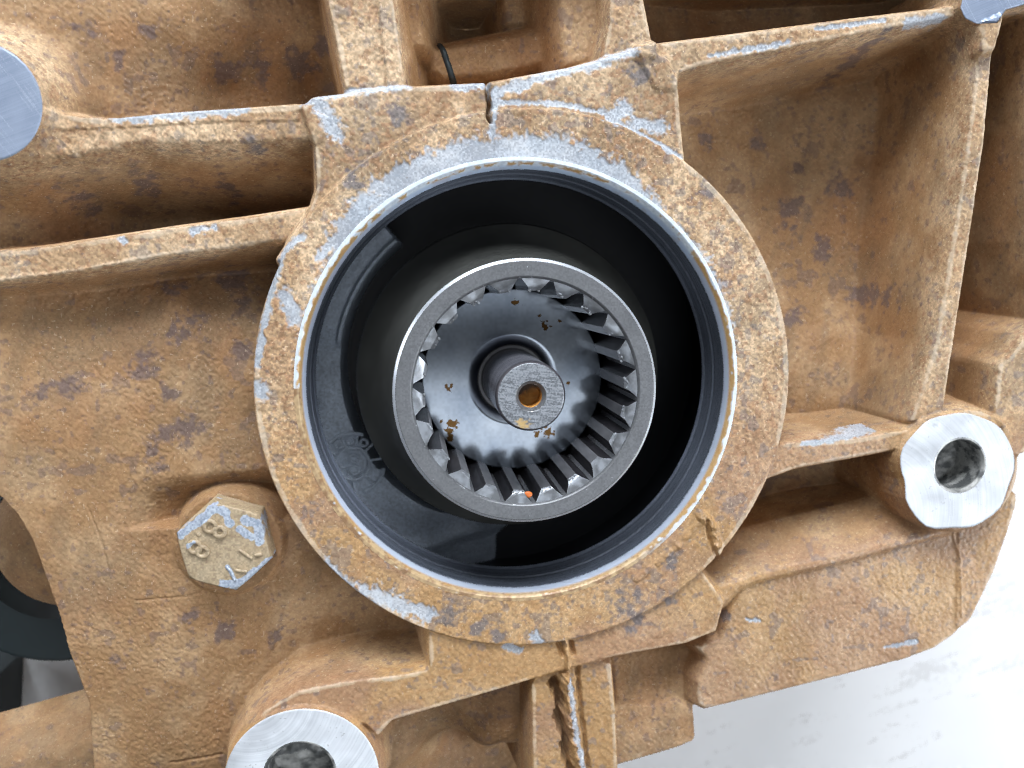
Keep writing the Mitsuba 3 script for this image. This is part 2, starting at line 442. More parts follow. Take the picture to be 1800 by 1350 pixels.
# ------------------------------------------------------------------ the casting: one height field, parted by feature
STEP = 2.0
_cor = np.array([Q(x, y, z) for x in (-30, 1830) for y in (-30, 1380) for z in (20, -270)] + [Q(1885, -150, 0)])
X0, Y0 = np.floor(_cor.min(0)); X1, Y1 = np.ceil(_cor.max(0))
xs, ys = np.arange(X0, X1, STEP), np.arange(Y0, Y1, STEP)
GX, GY = np.meshgrid(xs, ys)
NY, NX = GX.shape


def poly_sd(poly, margin):
    """signed distance (negative inside) on the part of the grid near the polygon"""
    x0, y0, x1, y1 = poly.bounds
    i0, i1 = np.clip([int((x0 - margin - X0) / STEP), int((x1 + margin - X0) / STEP) + 1], 0, NX)
    j0, j1 = np.clip([int((y0 - margin - Y0) / STEP), int((y1 + margin - Y0) / STEP) + 1], 0, NY)
    sl = (slice(j0, j1), slice(i0, i1)); x, y = GX[sl].astype(np.float32), GY[sl].astype(np.float32)
    c = np.array(poly.exterior.coords, np.float32); best = np.full(x.shape, 1e12, np.float32); ins = np.zeros(x.shape, bool)
    for a, b in zip(c[:-1], c[1:]):
        d = b - a; l2 = float(d @ d)
        if l2 < 1e-9: continue
        px, py = x - a[0], y - a[1]
        t = np.clip((px * d[0] + py * d[1]) / l2, 0, 1)
        best = np.minimum(best, (px - t * d[0]) ** 2 + (py - t * d[1]) ** 2)
        if a[1] != b[1]:
            ins ^= ((a[1] > y) != (b[1] > y)) & (px < d[0] * py / d[1])
    return sl, np.where(ins, -1, 1) * np.sqrt(best)


def rounded(pts, z, r):
    p = Polygon(Qp(pts, z)).buffer(0)
    p = p.buffer(-r, quad_segs=4).buffer(2 * r, quad_segs=4).buffer(-r, quad_segs=4).simplify(0.3)
    return max(p.geoms, key=lambda g: g.area) if hasattr(p, 'geoms') else p


def drop(s, r, m):
    return np.where(s < -r, 0, np.where(s < r, m * (s + r) ** 2 / (4 * r), m * s))


# pocket floors and plates between the ribs: (pixel, pixel, height)
FLOOR = [(-30, 20, -45), (120, 30, -70), (300, 40, -105), (500, 30, -150), (200, 160, -120), (400, 160, -220), (560, 150, -260), (100, 130, -75),
         (0, 310, -90), (100, 300, -85), (300, 290, -90), (500, 285, -120), (60, 400, -120), (300, 370, -270), (520, 335, -370), (430, 345, -320), (150, 390, -160),
         (0, 530, -88), (50, 600, -95), (300, 520, -105), (300, 620, -100), (440, 520, -130), (430, 620, -120), (50, 800, -92), (300, 800, -98), (440, 740, -118), (150, 700, -90),
         (200, 1000, -92), (300, 1100, -95), (400, 1060, -98), (500, 1010, -105), (600, 1070, -135), (700, 1130, -165), (640, 1150, -155), (540, 1120, -140), (450, 1160, -110), (300, 1190, -100), (200, 1300, -110), (330, 1320, -105), (60, 1300, -110),
         (1250, 250, -240), (1450, 230, -240), (1550, 250, -240), (1480, 500, -235), (1400, 650, -195), (1330, 500, -225), (1530, 650, -195), (1450, 722, -180), (1560, 722, -180), (1600, 160, -235),
         (1250, 30, -300), (1500, 10, -300), (1650, -30, -300), (1780, 200, -380), (1720, 600, -400), (1700, 690, -420), (1790, 400, -370),
         (1400, 870, -240), (1540, 860, -220), (1350, 890, -250),
         (800, 30, -400), (740, 110, -230), (860, 30, -400), (930, 20, -240), (1000, 60, -150), (650, 80, -160),
         (800, 1250, -330), (900, 1230, -360), (720, 1290, -120), (850, 1330, -90), (700, 1345, -85), (920, 1330, -90), (1150, 1200, -90), (1150, 1300, -95), (1400, 1100, -90), (1600, 1050, -90), (916, 662, -60)]
fl = np.array(FLOOR, float); fq = np.stack(Q(fl[:, 0], fl[:, 1], fl[:, 2]), -1)
_rb = RBFInterpolator(fq / 100, fl[:, 2], kernel='linear', smoothing=0.15)
cg = 24.0
cxs, cys = np.arange(X0, X1 + cg, cg), np.arange(Y0, Y1 + cg, cg)
_co = _rb(np.stack(np.meshgrid(cxs, cys), -1).reshape(-1, 2) / 100).reshape(len(cys), len(cxs))
H = map_coordinates(_co, [(GY - Y0) / cg, (GX - X0) / cg], order=3, mode='nearest').astype(np.float32)
LAB = np.zeros(H.shape, np.int16)
NAMES = ['shell']
PADS = []


def carve_ramp(p0, p1, side, width, depth, along=80):
    """a scoop that deepens towards the edge p0-p1 and ends there; side +1/-1 says on which side of it"""
    a, b = np.array(Q(*p0, -100)), np.array(Q(*p1, -100)); d = b - a; L = np.linalg.norm(d); d /= L; n = np.array([-d[1], d[0]]) * side
    u = (GX - a[0]) * d[0] + (GY - a[1]) * d[1]; w = (GX - a[0]) * n[0] + (GY - a[1]) * n[1]
    sm = lambda t: np.clip(t, 0, 1) ** 2 * (3 - 2 * np.clip(t, 0, 1))
    k = sm(u / along) * sm((L + 40 - u) / 40) * np.where(w > 0, sm(1 - w / width), sm(1 + w / 10))
    global H
    H = H - depth * k


carve_ramp((195, 925), (520, 905), -1, 95, 125, 260)


def smax(a, b, k):
    h = np.maximum(k - np.abs(a - b), 0) / k
    return np.maximum(a, b) + h * h * k * 0.25


def feat(name, pts, z, r=5, m=9, k=22, corner=8, mn=None, cliff=None, new=True, pad=False):
    """raise one cast feature whose rim is seen at these pixels, at height z"""
    global H, LAB
    if len(pts) == 3 and not hasattr(pts[0], '__len__'):
        cx, cy, R = Qc(*pts, z)
        mg = R + 330 / m + 30
        i0, i1 = np.clip([int((cx - mg - X0) / STEP), int((cx + mg - X0) / STEP) + 1], 0, NX)
        j0, j1 = np.clip([int((cy - mg - Y0) / STEP), int((cy + mg - Y0) / STEP) + 1], 0, NY)
        sl = (slice(j0, j1), slice(i0, i1)); s = np.hypot(GX[sl] - cx, GY[sl] - cy) - R; c = (cx, cy)
    else:
        p = rounded(pts, z, corner); sl, s = poly_sd(p, 330 / m + 30); c = (p.centroid.x, p.centroid.y)
    me = m if mn is None else m + (mn - m) * np.clip(-np.gradient(s, axis=0) / STEP * 1.6, 0, 1)
    dd = drop(s, r, me)
    if cliff: dd = dd + 7 * np.maximum(dd - cliff, 0)
    top = z - dd
    if pad:
        full = np.full(H.shape, 99.0, np.float32); full[sl] = s; PADS.append((full, z)); top = np.where(s < 4, top, -1e4)
    if new: NAMES.append(name)
    LAB[sl] = np.where((top > H[sl]) & ((s < STEP) | (not pad)), len(NAMES) - 1, LAB[sl])
    H[sl] = smax(H[sl], top, k)


B = 1420
feat('support_post', [(880, -80), (885, 45), (975, 45), (970, -80)], -190, r=8, m=5)
feat('cross_tube', [(745, 82), (880, 55), (975, 38), (990, 115), (870, 140), (780, 150), (750, 130)], -135, r=20, m=4)
feat('web', [(690, -80), (692, 0), (700, 90), (752, 82), (742, 40), (735, 0), (728, -80)], -95, r=10, m=3.5)
feat('web', [(978, -80), (982, 60), (990, 122), (1080, 110), (1090, -80)], -75, r=14, m=3)
feat('rib', [(560, -80), (572, 0), (606, 165), (713, 160), (691, 0), (682, -80)], -25, r=6, m=9)
feat('rib', [(658, -80), (665, 0), (682, 160), (713, 160), (691, 0), (682, -80)], -20, r=3, m=3, k=4)
feat('rib', [(1068, -80), (1068, 40), (1050, 120), (1150, 105), (1147, 60), (1135, 0), (1128, -80)], -22, r=7, m=8)
feat('rib', [(-100, 196), (60, 180), (110, 197), (190, 204), (300, 193), (450, 183), (530, 178), (570, 200), (570, 245), (400, 252), (240, 252), (150, 272), (0, 290), (-100, 300)], -15, r=8, m=2.2, k=30, mn=10)
feat('rib', [(-100, 205), (60, 186), (110, 199), (190, 206), (300, 195), (450, 185), (530, 179), (530, 215), (400, 216), (200, 228), (0, 235), (-100, 240)], -13, r=4, m=14, k=3, new=False)
feat('beam', [(-100, 450), (0, 437), (60, 432), (300, 396), (440, 377), (550, 360), (600, 330), (560, 420), (480, 428), (430, 434), (300, 450), (150, 478), (0, 498), (-100, 508)], -32, r=7, m=4.5, k=45, mn=12)
feat('rib', [(1110, 86), (1165, 73), (1300, 56), (1500, 30), (1650, 12), (1720, -2), (1860, -40), (1860, -10), (1760, 15), (1745, 60), (1735, 95), (1712, 96), (1709, 60), (1697, 38), (1672, 31), (1400, 84), (1230, 118), (1196, 130), (1188, 160), (1150, 160)], -14, r=6, m=6, k=75, corner=10)
feat('rib', [(1712, 40), (1757, 20), (1752, 60), (1735, 250), (1700, 480), (1664, 715), (1640, 750), (1595, 745), (1615, 690), (1642, 600), (1675, 400), (1700, 230), (1712, 120)], -14, r=10, m=6, k=80)
feat('rib', [(1340, 785), (1385, 772), (1500, 764), (1600, 748), (1650, 728), (1640, 800), (1590, 792), (1550, 800), (1400, 828), (1340, 850), (1320, 800)], -12, r=9, m=7, k=25, mn=16)
feat('edge_wall', [(1860, 560), (1800, 592), (1776, 622), (1753, 640), (1745, 722), (1760, 800), (1802, 800), (1860, 700)], -12, r=7, m=8)
feat('lower_block', [(1262, 1118), (1282, 1058), (1300, 1027), (1500, 976), (1680, 924), (1790, 860), (1796, 780), (1786, 890), (1770, 940), (1750, 1002), (1730, 1056), (1708, 1092), (1680, 1122), (1644, 1146), (1590, 1166), (1500, 1189), (1300, 1239), (1238, 1254), (1222, 1244), (1220, 1200), (1236, 1160), (1210, 1135)], -38, r=13, m=7, k=14)
feat('lower_block', [(1684, 930), (1790, 860), (1796, 780), (1786, 890), (1770, 940), (1748, 1004), (1706, 1090), (1680, 1110)], -35, r=3, m=4, k=3, new=False)
feat('recess_floor', [(1070, 1150), (1215, 1130), (1245, 1170), (1238, 1250), (1080, 1252)], -100, r=10, m=3, k=40)
feat('tab', [(1070, 1238), (1150, 1236), (1190, 1228), (1226, 1250), (1228, 1312), (1200, 1324), (1092, 1355), (1070, 1420)], -75, r=7, m=8)
feat('rib', [(1150, 1070), (1288, 1026), (1330, 1012), (1500, 970), (1690, 922), (1694, 930), (1500, 984), (1335, 1022), (1298, 1036), (1276, 1062), (1150, 1112)], -27, r=7, m=1.3, k=6, mn=1.45, cliff=95, corner=2)
feat('unseen_rim_wall', [(380, -160), (380, -112), (1000, -108), (1700, -130), (1900, -160), (1900, -220), (380, -220)], -12, r=7, m=8)  # unseen wall added beyond the frame to shade the top pockets
feat('unseen_rim_wall', [(1838, -120), (1842, 200), (1836, 420), (1850, 600), (1930, 600), (1930, -120)], -12, r=7, m=8)  # rim out of view, put here to block the right lamp
feat('boss_body', (1690, 826, 106), -4, r=7, m=9, k=40)
feat('boss_body', (533, 1371, 134), -4, r=7, m=9, k=40)
feat('boss_body', (-38, 178, 112), 8, r=8, m=2.2, k=50)
feat('bolt_seat', (402, 955, 92), -88, r=5, m=4, k=20)
feat('web', [(748, 1080), (752, 1175), (700, 1184), (600, 1196), (520, 1212), (460, 1250), (420, 1290), (500, 1300), (640, 1275), (664, 1300), (690, 1270), (930, 1200), (985, 1182), (1080, 1158), (1205, 1135), (1262, 1112), (1276, 1056), (1222, 980), (916, 900)], -9, r=7, m=7, k=30, corner=7)
feat('web', [(528, 186), (548, 168), (700, 150), (858, 142), (1000, 116), (1112, 86), (1170, 100), (1192, 140), (1196, 165), (1201, 230), (1207, 290), (1250, 340), (900, 600), (480, 460), (540, 372), (553, 330), (550, 255)], -9, r=6, m=8, k=30, corner=6)
feat('rib', [(972, 1130), (1076, 1165), (1084, 1250), (1090, 1420), (1000, 1420), (940, 1420), (934, 1350), (932, 1200)], -22, r=5, m=8, k=20)
feat('bore_flange', (916, 662, 473), 0, r=3.5, m=9, k=10)
NPAD = len(NAMES)
_t = np.radians(np.arange(0, 360, 8))
_r = 101 + 3 * np.sin(2 * _t + 0.6) + 2.2 * np.sin(5 * _t) + 1.5 * np.sin(9 * _t + 1) - 9 * np.exp(-((np.degrees(_t) - 88) / 22) ** 2) + 5 * np.exp(-((np.degrees(_t) - 232) / 25) ** 2) - 6 * np.exp(-((np.degrees(_t) - 195) / 9) ** 2)
feat('mounting_pad', [(1682 + r_ * math.cos(t_) * 0.975, 825 - r_ * math.sin(t_) * 1.06) for t_, r_ in zip(_t, _r)], 3, r=1.5, m=9, k=1, corner=4, pad=True)
feat('mounting_pad', (530, 1370, 130), 3, r=1.5, m=9, k=1, pad=True)
feat('mounting_pad', (-36, 178, 108), 14, r=1.5, m=9, k=1, pad=True)
feat('mounting_pad', [(1688, 14), (1705, -60), (1860, -60), (1860, 5), (1800, 8), (1768, 17), (1752, 40), (1716, 42), (1696, 32)], 1, r=1.5, m=9, k=1, corner=5, pad=True)
TOOLED = LAB >= NPAD

# open air beside the casting
def void(pts, z, k=14):
    global H
    p = rounded(pts, z, 10); sl, s = poly_sd(p, 120)
    w = -600 + 12 * (s + 0) + 600 * 0
    wall = z + 40 - 12 * 0 + 14 * s
    wall = np.where(s < 0, np.maximum(z + 14 * s, -600), 1e3 * 0 + z + 14 * s + 0)
    h = np.maximum(k - np.abs(H[sl] - wall), 0) / k
    H[sl] = np.minimum(H[sl], wall) - h * h * k * 0.25


void([(-400, 830), (0, 866), (35, 905), (60, 950), (85, 1020), (105, 1080), (122, 1150), (140, 1200), (154, 1240), (157, 1300), (164, 1480), (172, 1900), (-400, 1900)], -95)
void([(2100, 500), (1860, 640), (1806, 700), (1796, 790), (1781, 890), (1766, 938), (1747, 1002), (1727, 1056), (1705, 1092), (1677, 1121), (1642, 1144), (1588, 1164), (1500, 1187), (1300, 1237), (1240, 1252), (1224, 1250), (1228, 1312), (1200, 1324), (1092, 1356), (1040, 1400), (1000, 1700), (2100, 1700)], -50)

# cast relief
P3 = np.stack([GX, GY, H * 0.35], -1)
FACE = np.clip((H + 85) / 65, 0, 1)
rough = 1.4 * (meshkit.fbm(P3 / 34, 3, 5) - 0.5) + (1.7 + 1.7 * FACE) * (meshkit.fbm(P3 / 7.0, 2, 9) - 0.5) + 2.7 * (meshkit.noise(P3 / 4.2, 21) - 0.5)
wav = 9 * (meshkit.fbm(np.stack([GX, GY, GX * 0], -1) / 170, 2, 3) - 0.5)
rr = np.hypot(GX - CX, GY - CY)
floorish = np.clip((-H - 60) / 50, 0, 1)
H0 = H.copy()
rough = 0.78 * rough * (1 - 0.4 * np.clip((GY - 700) / 220, 0, 1) * FACE)
H = H + rough * np.where(TOOLED, 0.06, np.where(LAB == NPAD - 1, 0.8, 1.1)) + wav * floorish

# the paint has thickness: bare places lie a little lower
_mm = np.zeros(H.size)
for _c0 in range(0, H.size, 400000):
    _sl = slice(_c0, _c0 + 400000)
    _m, _ = metal_mask(mi.Float(GX.ravel()[_sl].astype(np.float32)), mi.Float(GY.ravel()[_sl].astype(np.float32)), mi.Float(H0.ravel()[_sl].astype(np.float32)), mi.Point2f(0.0, 0.0))
    _mm[_sl] = np.array(_m)
_mm = _mm.reshape(H.shape)
H = H - np.where(TOOLED, 0, 1.8 * _mm) - np.where(TOOLED, 0, rough * 0.55 * _mm)

# details cut in or raised: crack, weld seam, casting lines


def line_dist(pts, z):
    q = Qp(pts, z); best = np.full(H.shape, 1e9, np.float32)
    for a, b in zip(q[:-1], q[1:]):
        d = b - a; t = np.clip(((GX - a[0]) * d[0] + (GY - a[1]) * d[1]) / (d @ d), 0, 1)
        best = np.minimum(best, np.hypot(GX - a[0] - t * d[0], GY - a[1] - t * d[1]))
    return best


def groove(pts, w, depth, z=-8, jag=0.0):
    global H
    d = line_dist(pts, z) + jag * 2 * (meshkit.fbm(P3 / 11, 3, 31) - 0.5); H = H - depth * np.clip(1 - d / w, 0, 1) ** 0.7


def bead(pts, w, h, z=-8, rag=0.0):
    global H
    d = line_dist(pts, z)
    a = np.clip(1 - (d / w) ** 2, 0, 1)
    H = H + h * a * (1 + rag * (meshkit.fbm(P3 / 9, 3, 77) - 0.5) * 2)


groove([(856, 130), (858, 150), (857, 168), (861, 185), (857, 205), (861, 214)], 4.2, 34)
groove([(861, 214), (866, 250), (868, 285)], 2.6, 2.5)
bead([(150, 278), (172, 250), (195, 206)], 6, 4, -20)
bead([(1232, 905), (1250, 920), (1258, 950), (1268, 985)], 11, 6, 0, 1.2)
groove([(1242, 915), (1246, 945), (1262, 985)], 4, 7, 0)
bead([(1190, 960), (1240, 905)], 9, 4, 0, 0.8); bead([(1120, 1018), (1190, 960)], 8, 3, 0, 1.0)
bead([(1670, 935), (1682, 980), (1684, 1080)], 3, 2, -45)
bead([(1555, 918), (1562, 945)], 5, 4, -22)
groove([(982, 1132), (990, 1152)], 6, 12); groove([(1004, 1130), (1008, 1150)], 5, 14)
bead([(994, 1125), (998, 1180), (1000, 1280)], 5, 9, -12, 1.0)
groove([(975, 1200), (985, 1230), (982, 1262), (993, 1290), (996, 1330), (1012, 1400)], 11, 46, -22, 11)
groove([(1014, 1170), (1022, 1260), (1034, 1350), (1042, 1400)], 5, 14, -22, 4)
bead([(992, 1185), (1002, 1240), (1006, 1290), (1020, 1345), (1030, 1400)], 10, 10, -22, 1.8)
groove([(240, 1055), (330, 1048), (395, 1030)], 2.5, 2.5, -95); groove([(155, 890), (180, 950), (192, 1000)], 2.5, 2, -95)
groove([(300, 1342), (390, 1328)], 3, 3, -105)
bead([(0, 505), (150, 488), (300, 462), (460, 445)], 14, 5, -90, 0.6)

# edge wear: how convex the surface is (before the fine relief)
sm_ = gaussian_filter(H0, 1.5)
lap = sm_ - gaussian_filter(H0, 5.0)

dzx, dzy = np.gradient(gaussian_filter(H, 0.35), STEP)[::-1]
NRM = np.stack([-dzx, dzy, np.ones_like(H)], -1); NRM /= np.linalg.norm(NRM, axis=-1, keepdims=True)
WEAR = np.clip(lap / 6.0, 0, 1.2) * (0.5 + 0.5 * FACE) * np.clip((gaussian_filter(NRM[..., 2], 0.5) - 0.35) / 0.3, 0, 1)

# holes through the field
HOLES = [(BX, BY, BR + 14)]
h1 = Qc(1687, 818, 43, 3); h2 = Qc(527, 1362, 57, 3)
HOLES += [(h1[0], h1[1], h1[2] + 4), (h2[0], h2[1], h2[2] + 4)]
PX, PY = GX.copy(), GY.copy()
keep = np.ones((NY - 1, NX - 1), bool)
MX, MY = GX[:-1, :-1] + STEP / 2, GY[:-1, :-1] + STEP / 2
for hx, hy, hr in HOLES:
    d = np.hypot(GX - hx, GY - hy); near = np.abs(d - hr) < STEP * 0.75
    PX[near] = hx + (GX[near] - hx) / d[near] * hr; PY[near] = hy + (GY[near] - hy) / d[near] * hr
    keep &= np.hypot(MX - hx, MY - hy) > hr
LF = LAB[:-1, :-1].copy()
for n_, (sd, zp) in enumerate(PADS):
    gy_, gx_ = np.gradient(sd, STEP); near = (np.abs(sd) < STEP * 0.8) & (np.hypot(gx_, gy_) > 0.5)
    PX[near] -= (sd * gx_)[near]; PY[near] -= (sd * gy_)[near]; H[near] = zp
    mid = (sd[:-1, :-1] + sd[1:, :-1] + sd[:-1, 1:] + sd[1:, 1:]) / 4
    LF[(LF == NPAD + n_) & (mid > 0)] = NPAD - 1
    LF[(mid <= 0)] = NPAD + n_
hmax = np.maximum.reduce([H[:-1, :-1], H[1:, :-1], H[:-1, 1:], H[1:, 1:]])
keep &= hmax > -575
VID = np.arange(NY * NX).reshape(NY, NX)
quad = np.stack([VID[:-1, :-1], VID[1:, :-1], VID[1:, 1:], VID[:-1, 1:]], -1)
VW = W(PX, PY, H).reshape(-1, 3); NV = NRM.reshape(-1, 3); UV = np.stack([WEAR, WEAR * 0], -1).reshape(-1, 2)
for li, nm in enumerate(NAMES):
    q = quad[keep & (LF == li)]
    if len(q) < 40: continue
    f = np.vstack([q[:, [0, 1, 2]], q[:, [0, 2, 3]]])
    u, inv = np.unique(f, return_inverse=True)
    key = numbered('gearbox_housing__' + nm)
    path = meshkit.write_ply((VW[u], inv.reshape(-1, 3)), False, UV[u], None, normals=NV[u])
    mat = 'rusty_casting' if nm != 'mounting_pad' else ('milled_metal' if key.endswith(('pad', 'pad_001')) else 'scratched_steel')
    scene[key] = {'type': 'ply', 'filename': path, 'face_normals': False, 'bsdf': {'type': 'ref', 'id': mat}}
tag('gearbox_housing', 'rust brown cast gearbox housing with ribs and a large round bore', 'gearbox housing')
labels['gearbox_housing__mounting_pad'] = {'label': 'pale milled face of the right bolt boss'}
labels['gearbox_housing__mounting_pad_001'] = {'label': 'pale milled face of the bottom bolt boss'}
labels['gearbox_housing__mounting_pad_002'] = {'label': 'blue-grey scratched round pad at the upper left edge'}
labels['gearbox_housing__mounting_pad_003'] = {'label': 'blue-grey milled pad in the upper right corner'}

# lower foot flange that shows left of the plate
fx, fy = np.meshgrid(np.arange(-160, 250, 3.0), np.linspace(-1, 1, 90))
(ea, eb), (ec, ed) = Qp([(35, 1243), (150, 1211)], -291)
yc = eb + (ed - eb) / (ec - ea) * (fx - ea) + 118
pr = np.sign(fy) * np.abs(fy) ** 1.0 * 118
fz = -186 - 150 * np.maximum(np.abs(fy) - 0.15, 0) ** 2.2
fz = fz + 5 * (meshkit.fbm(np.stack([fx, pr, fx * 0], -1) / 30, 4, 6) - 0.5)
vi = np.arange(fx.size).reshape(fx.shape)
fq_ = np.stack([vi[:-1, :-1], vi[1:, :-1], vi[1:, 1:], vi[:-1, 1:]], -1).reshape(-1, 4)
fm = (np.stack([fx, yc + pr, fz], -1).reshape(-1, 3), np.vstack([fq_[:, [0, 1, 2]], fq_[:, [0, 2, 3]]]))
put('gearbox_housing__foot_flange', fm, 'rusty_casting', True, True)

# bore: lip, chamfer, land
prof = [(BR + 19, -4), (BR + 18, 1.2), (BR + 12, 1.4), (BR + 8.5, -1.0), (BR + 3, -10), (BR + 0.6, -16), (BR, -19)]
put('gearbox_housing__bore_lip', lathe(prof, BX, BY, 360), 'bore_metal', 30)
prof = [(BR, -19), (BR - 1, -24), (BR - 1, -62), (BR + 1, -64), (BR + 1, -68), (BR - 2, -70), (BR - 2, -108), (BR - 6, -113), (BR + 2, -118), (BR + 60, -150), (BR + 80, -200)]
put('gearbox_housing__bore_wall', lathe(prof, BX, BY, 360), 'bore_metal', 30)
labels['gearbox_housing__bore_wall'] = {'label': 'dark turned wall inside the bore'}
put('gearbox_housing__cavity', lathe([(BR + 80, -200), (BR + 90, -430), (1, -440)], BX, BY, 90), 'black_cavity', 30)
for i, (hx, hy, hr) in enumerate([h1, h2]):
    prof = [(hr + 6, 2.2), (hr + 5, 3.3), (hr + 2, 3), (hr - 1, -2), (hr - 1.5, -50), (hr - 3, -72)]
    put(numbered('gearbox_housing__bolt_hole'), lathe(prof, hx, hy, 96), 'hole_steel', 30)
    t = lathe([(hr - 3, -72)] + [((hr - 3) * q_, -72 - 8 * (1 - q_)) for q_ in np.linspace(0.9, 0.01, 12)], hx, hy, 64)
    v = t[0]; v[:, 2] += 14 * (meshkit.fbm(v / 22, 3, 4) - 0.5)
    put(numbered('gearbox_housing__hole_bottom'), t, 'hole_steel', 40)

# seal seen between the upper ribs
_u = np.linspace(0, 1, 24)
a = np.stack(Q(774 + 24 * _u, 72 + 72 * _u, -132), -1)
put('gearbox_housing__seal_ring', tube(np.c_[a, [max(-175, H[int((y - Y0) / STEP), int((x - X0) / STEP)]) - 1 for x, y in a]], 6, 10), 'teal_edge', 40)

# ------------------------------------------------------------------ inner cover with cast mark, deep in the bore
AX, AY = BX, BY
ZC = -290.0
nt, nr = 420, 70
th = np.radians(np.linspace(128, 345, nt)); rad = np.linspace(318, 470, nr)
TT, RR = np.meshgrid(th, rad, indexing='ij'); deg = np.degrees(TT)
sm = lambda a, b, x: np.clip((x - a) / (b - a), 0, 1) ** 2 * (3 - 2 * np.clip((x - a) / (b - a), 0, 1))
inner = 340 + 0 * deg
z = ZC + 26 * sm(176, 164, deg) * 1.0 + 34 * sm(250, 262, deg) * sm(410, 370, RR) - 20 * sm(240, 300, deg)
z = z - 200 * sm(inner, inner - 6, RR)
z = z + 22 * sm(172, 169, deg) * sm(352, 349, RR) * sm(inner - 2, inner + 1, RR)
z = z - 200 * sm(130, 128.6, deg) - 240 * sm(236, 300, deg)
z = z + 10 * np.exp(-((deg - 268 + (RR - 340) * 0.25) / 5) ** 2)
z = z + 1.6 * (meshkit.fbm(np.stack([RR * np.cos(TT), RR * np.sin(TT), z * 0], -1) / 7, 2, 8) - 0.5)
v = np.stack([AX + RR * np.cos(TT), AY - RR * np.sin(TT), z], -1).reshape(-1, 3)
i, j = np.meshgrid(np.arange(nt - 1), np.arange(nr - 1), indexing='ij')
q = np.stack([i * nr + j, i * nr + j + 1, (i + 1) * nr + j + 1, (i + 1) * nr + j], -1).reshape(-1, 4)
put('inner_cover__plate', (v, np.vstack([q[:, [0, 1, 2]], q[:, [0, 2, 3]]])), 'dark_casting', True)
tag('inner_cover', 'dark blue-grey curved cast cover deep inside the left of the bore, with a wheel mark', 'cover')
ex, ey = Q(620, 815, ZC); k = 1 / 0.815
ez = ZC + 1
ew = [torus(ex, ey, ez, 28 * k, 4.6, 0, 360, 40), torus(ex, ey, ez, 53 * k, 4.4, 70, 205, 30), torus(ex, ey, ez, 53 * k, 4.4, 290, 350, 16)]
put('inner_cover__cast_wheel', join(ew), 'dark_casting', True)
sp = []
for a in (10, 45, 80, 112, 150, 205, 240, 272, 315, 345):
    c, s_ = math.cos(math.radians(a)), math.sin(math.radians(a))
    sp.append(tube([(ex + 29 * k * c, ey - 29 * k * s_, ez), (ex + 41 * k * c, ey - 41 * k * s_, ez + 0.5), (ex + 52 * k * c, ey - 52 * k * s_, ez)], 2.8, 6))
for a, r in ((95, 40), (125, 41), (62, 41)):
    c, s_ = math.cos(math.radians(a)), math.sin(math.radians(a))
    sp.append(torus(ex + r * k * c, ey - r * k * s_, ez, 6 * k, 3.2, 0, 360, 16))
sp += [torus(ex + 2 * k, ey - 9 * k, ez, 7 * k, 3.4, 0, 360, 18), torus(ex + 3 * k, ey + 11 * k, ez, 8 * k, 3.4, 0, 360, 18), torus(ex - 15 * k, ey, ez, 7 * k, 3.4, 40, 330, 18),
       tube([(ex - 8 * k, ey - 24 * k, ez), (ex - 4 * k, ey, ez + 0.5), (ex - 10 * k, ey + 22 * k, ez)], 2.2, 6)]
put('inner_cover__wheel_mark', join(sp), 'dark_casting', True)
cx2, cy2 = Q(556, 710, ZC)
put('inner_cover__hook_mark', torus(cx2, cy2, ez, 9, 2.4, -110, 60, 16), 'dark_casting', True)

# ------------------------------------------------------------------ splined hub
ZR = 62.0
RX, RY, RO = Qc(922, 686, 233, ZR)
HX, HY = RX, RY
RI = RO * 198 / 233; RT = RO * 177 / 233
prof = [(RI, -150), (RI, ZR - 6), (RI + 1.5, ZR - 2.5), (RI + 4, ZR - 0.4), (RI + 5, ZR), (RO - 7, ZR), (RO - 5, ZR - 0.8)]
put('splined_hub__end_face', lathe(prof, HX, HY, 300), 'ground_steel', 30)
put('splined_hub__rim_edge', lathe([(RO - 5, ZR - 0.8), (RO - 0.8, ZR - 4), (RO, ZR - 7)], HX, HY, 300), 'bright_steel', 30)
put('splined_hub__body', lathe([(RO, ZR - 7), (RO, 10), (RO + 3, -30), (RO + 12, -70), (RO + 34, -120), (RO + 62, -150), (RO + 70, -158), (RO + 74, -175), (RO + 76, -260), (RO + 40, -330), (100, -335)], HX, HY, 240), 'black_hub', 30)
tag('splined_hub', 'dark steel hub with internal spline teeth standing in the centre of the bore', 'splined hub')
NT = 22
rng = random.Random(4)
g0 = math.radians(94.3)
grease = []
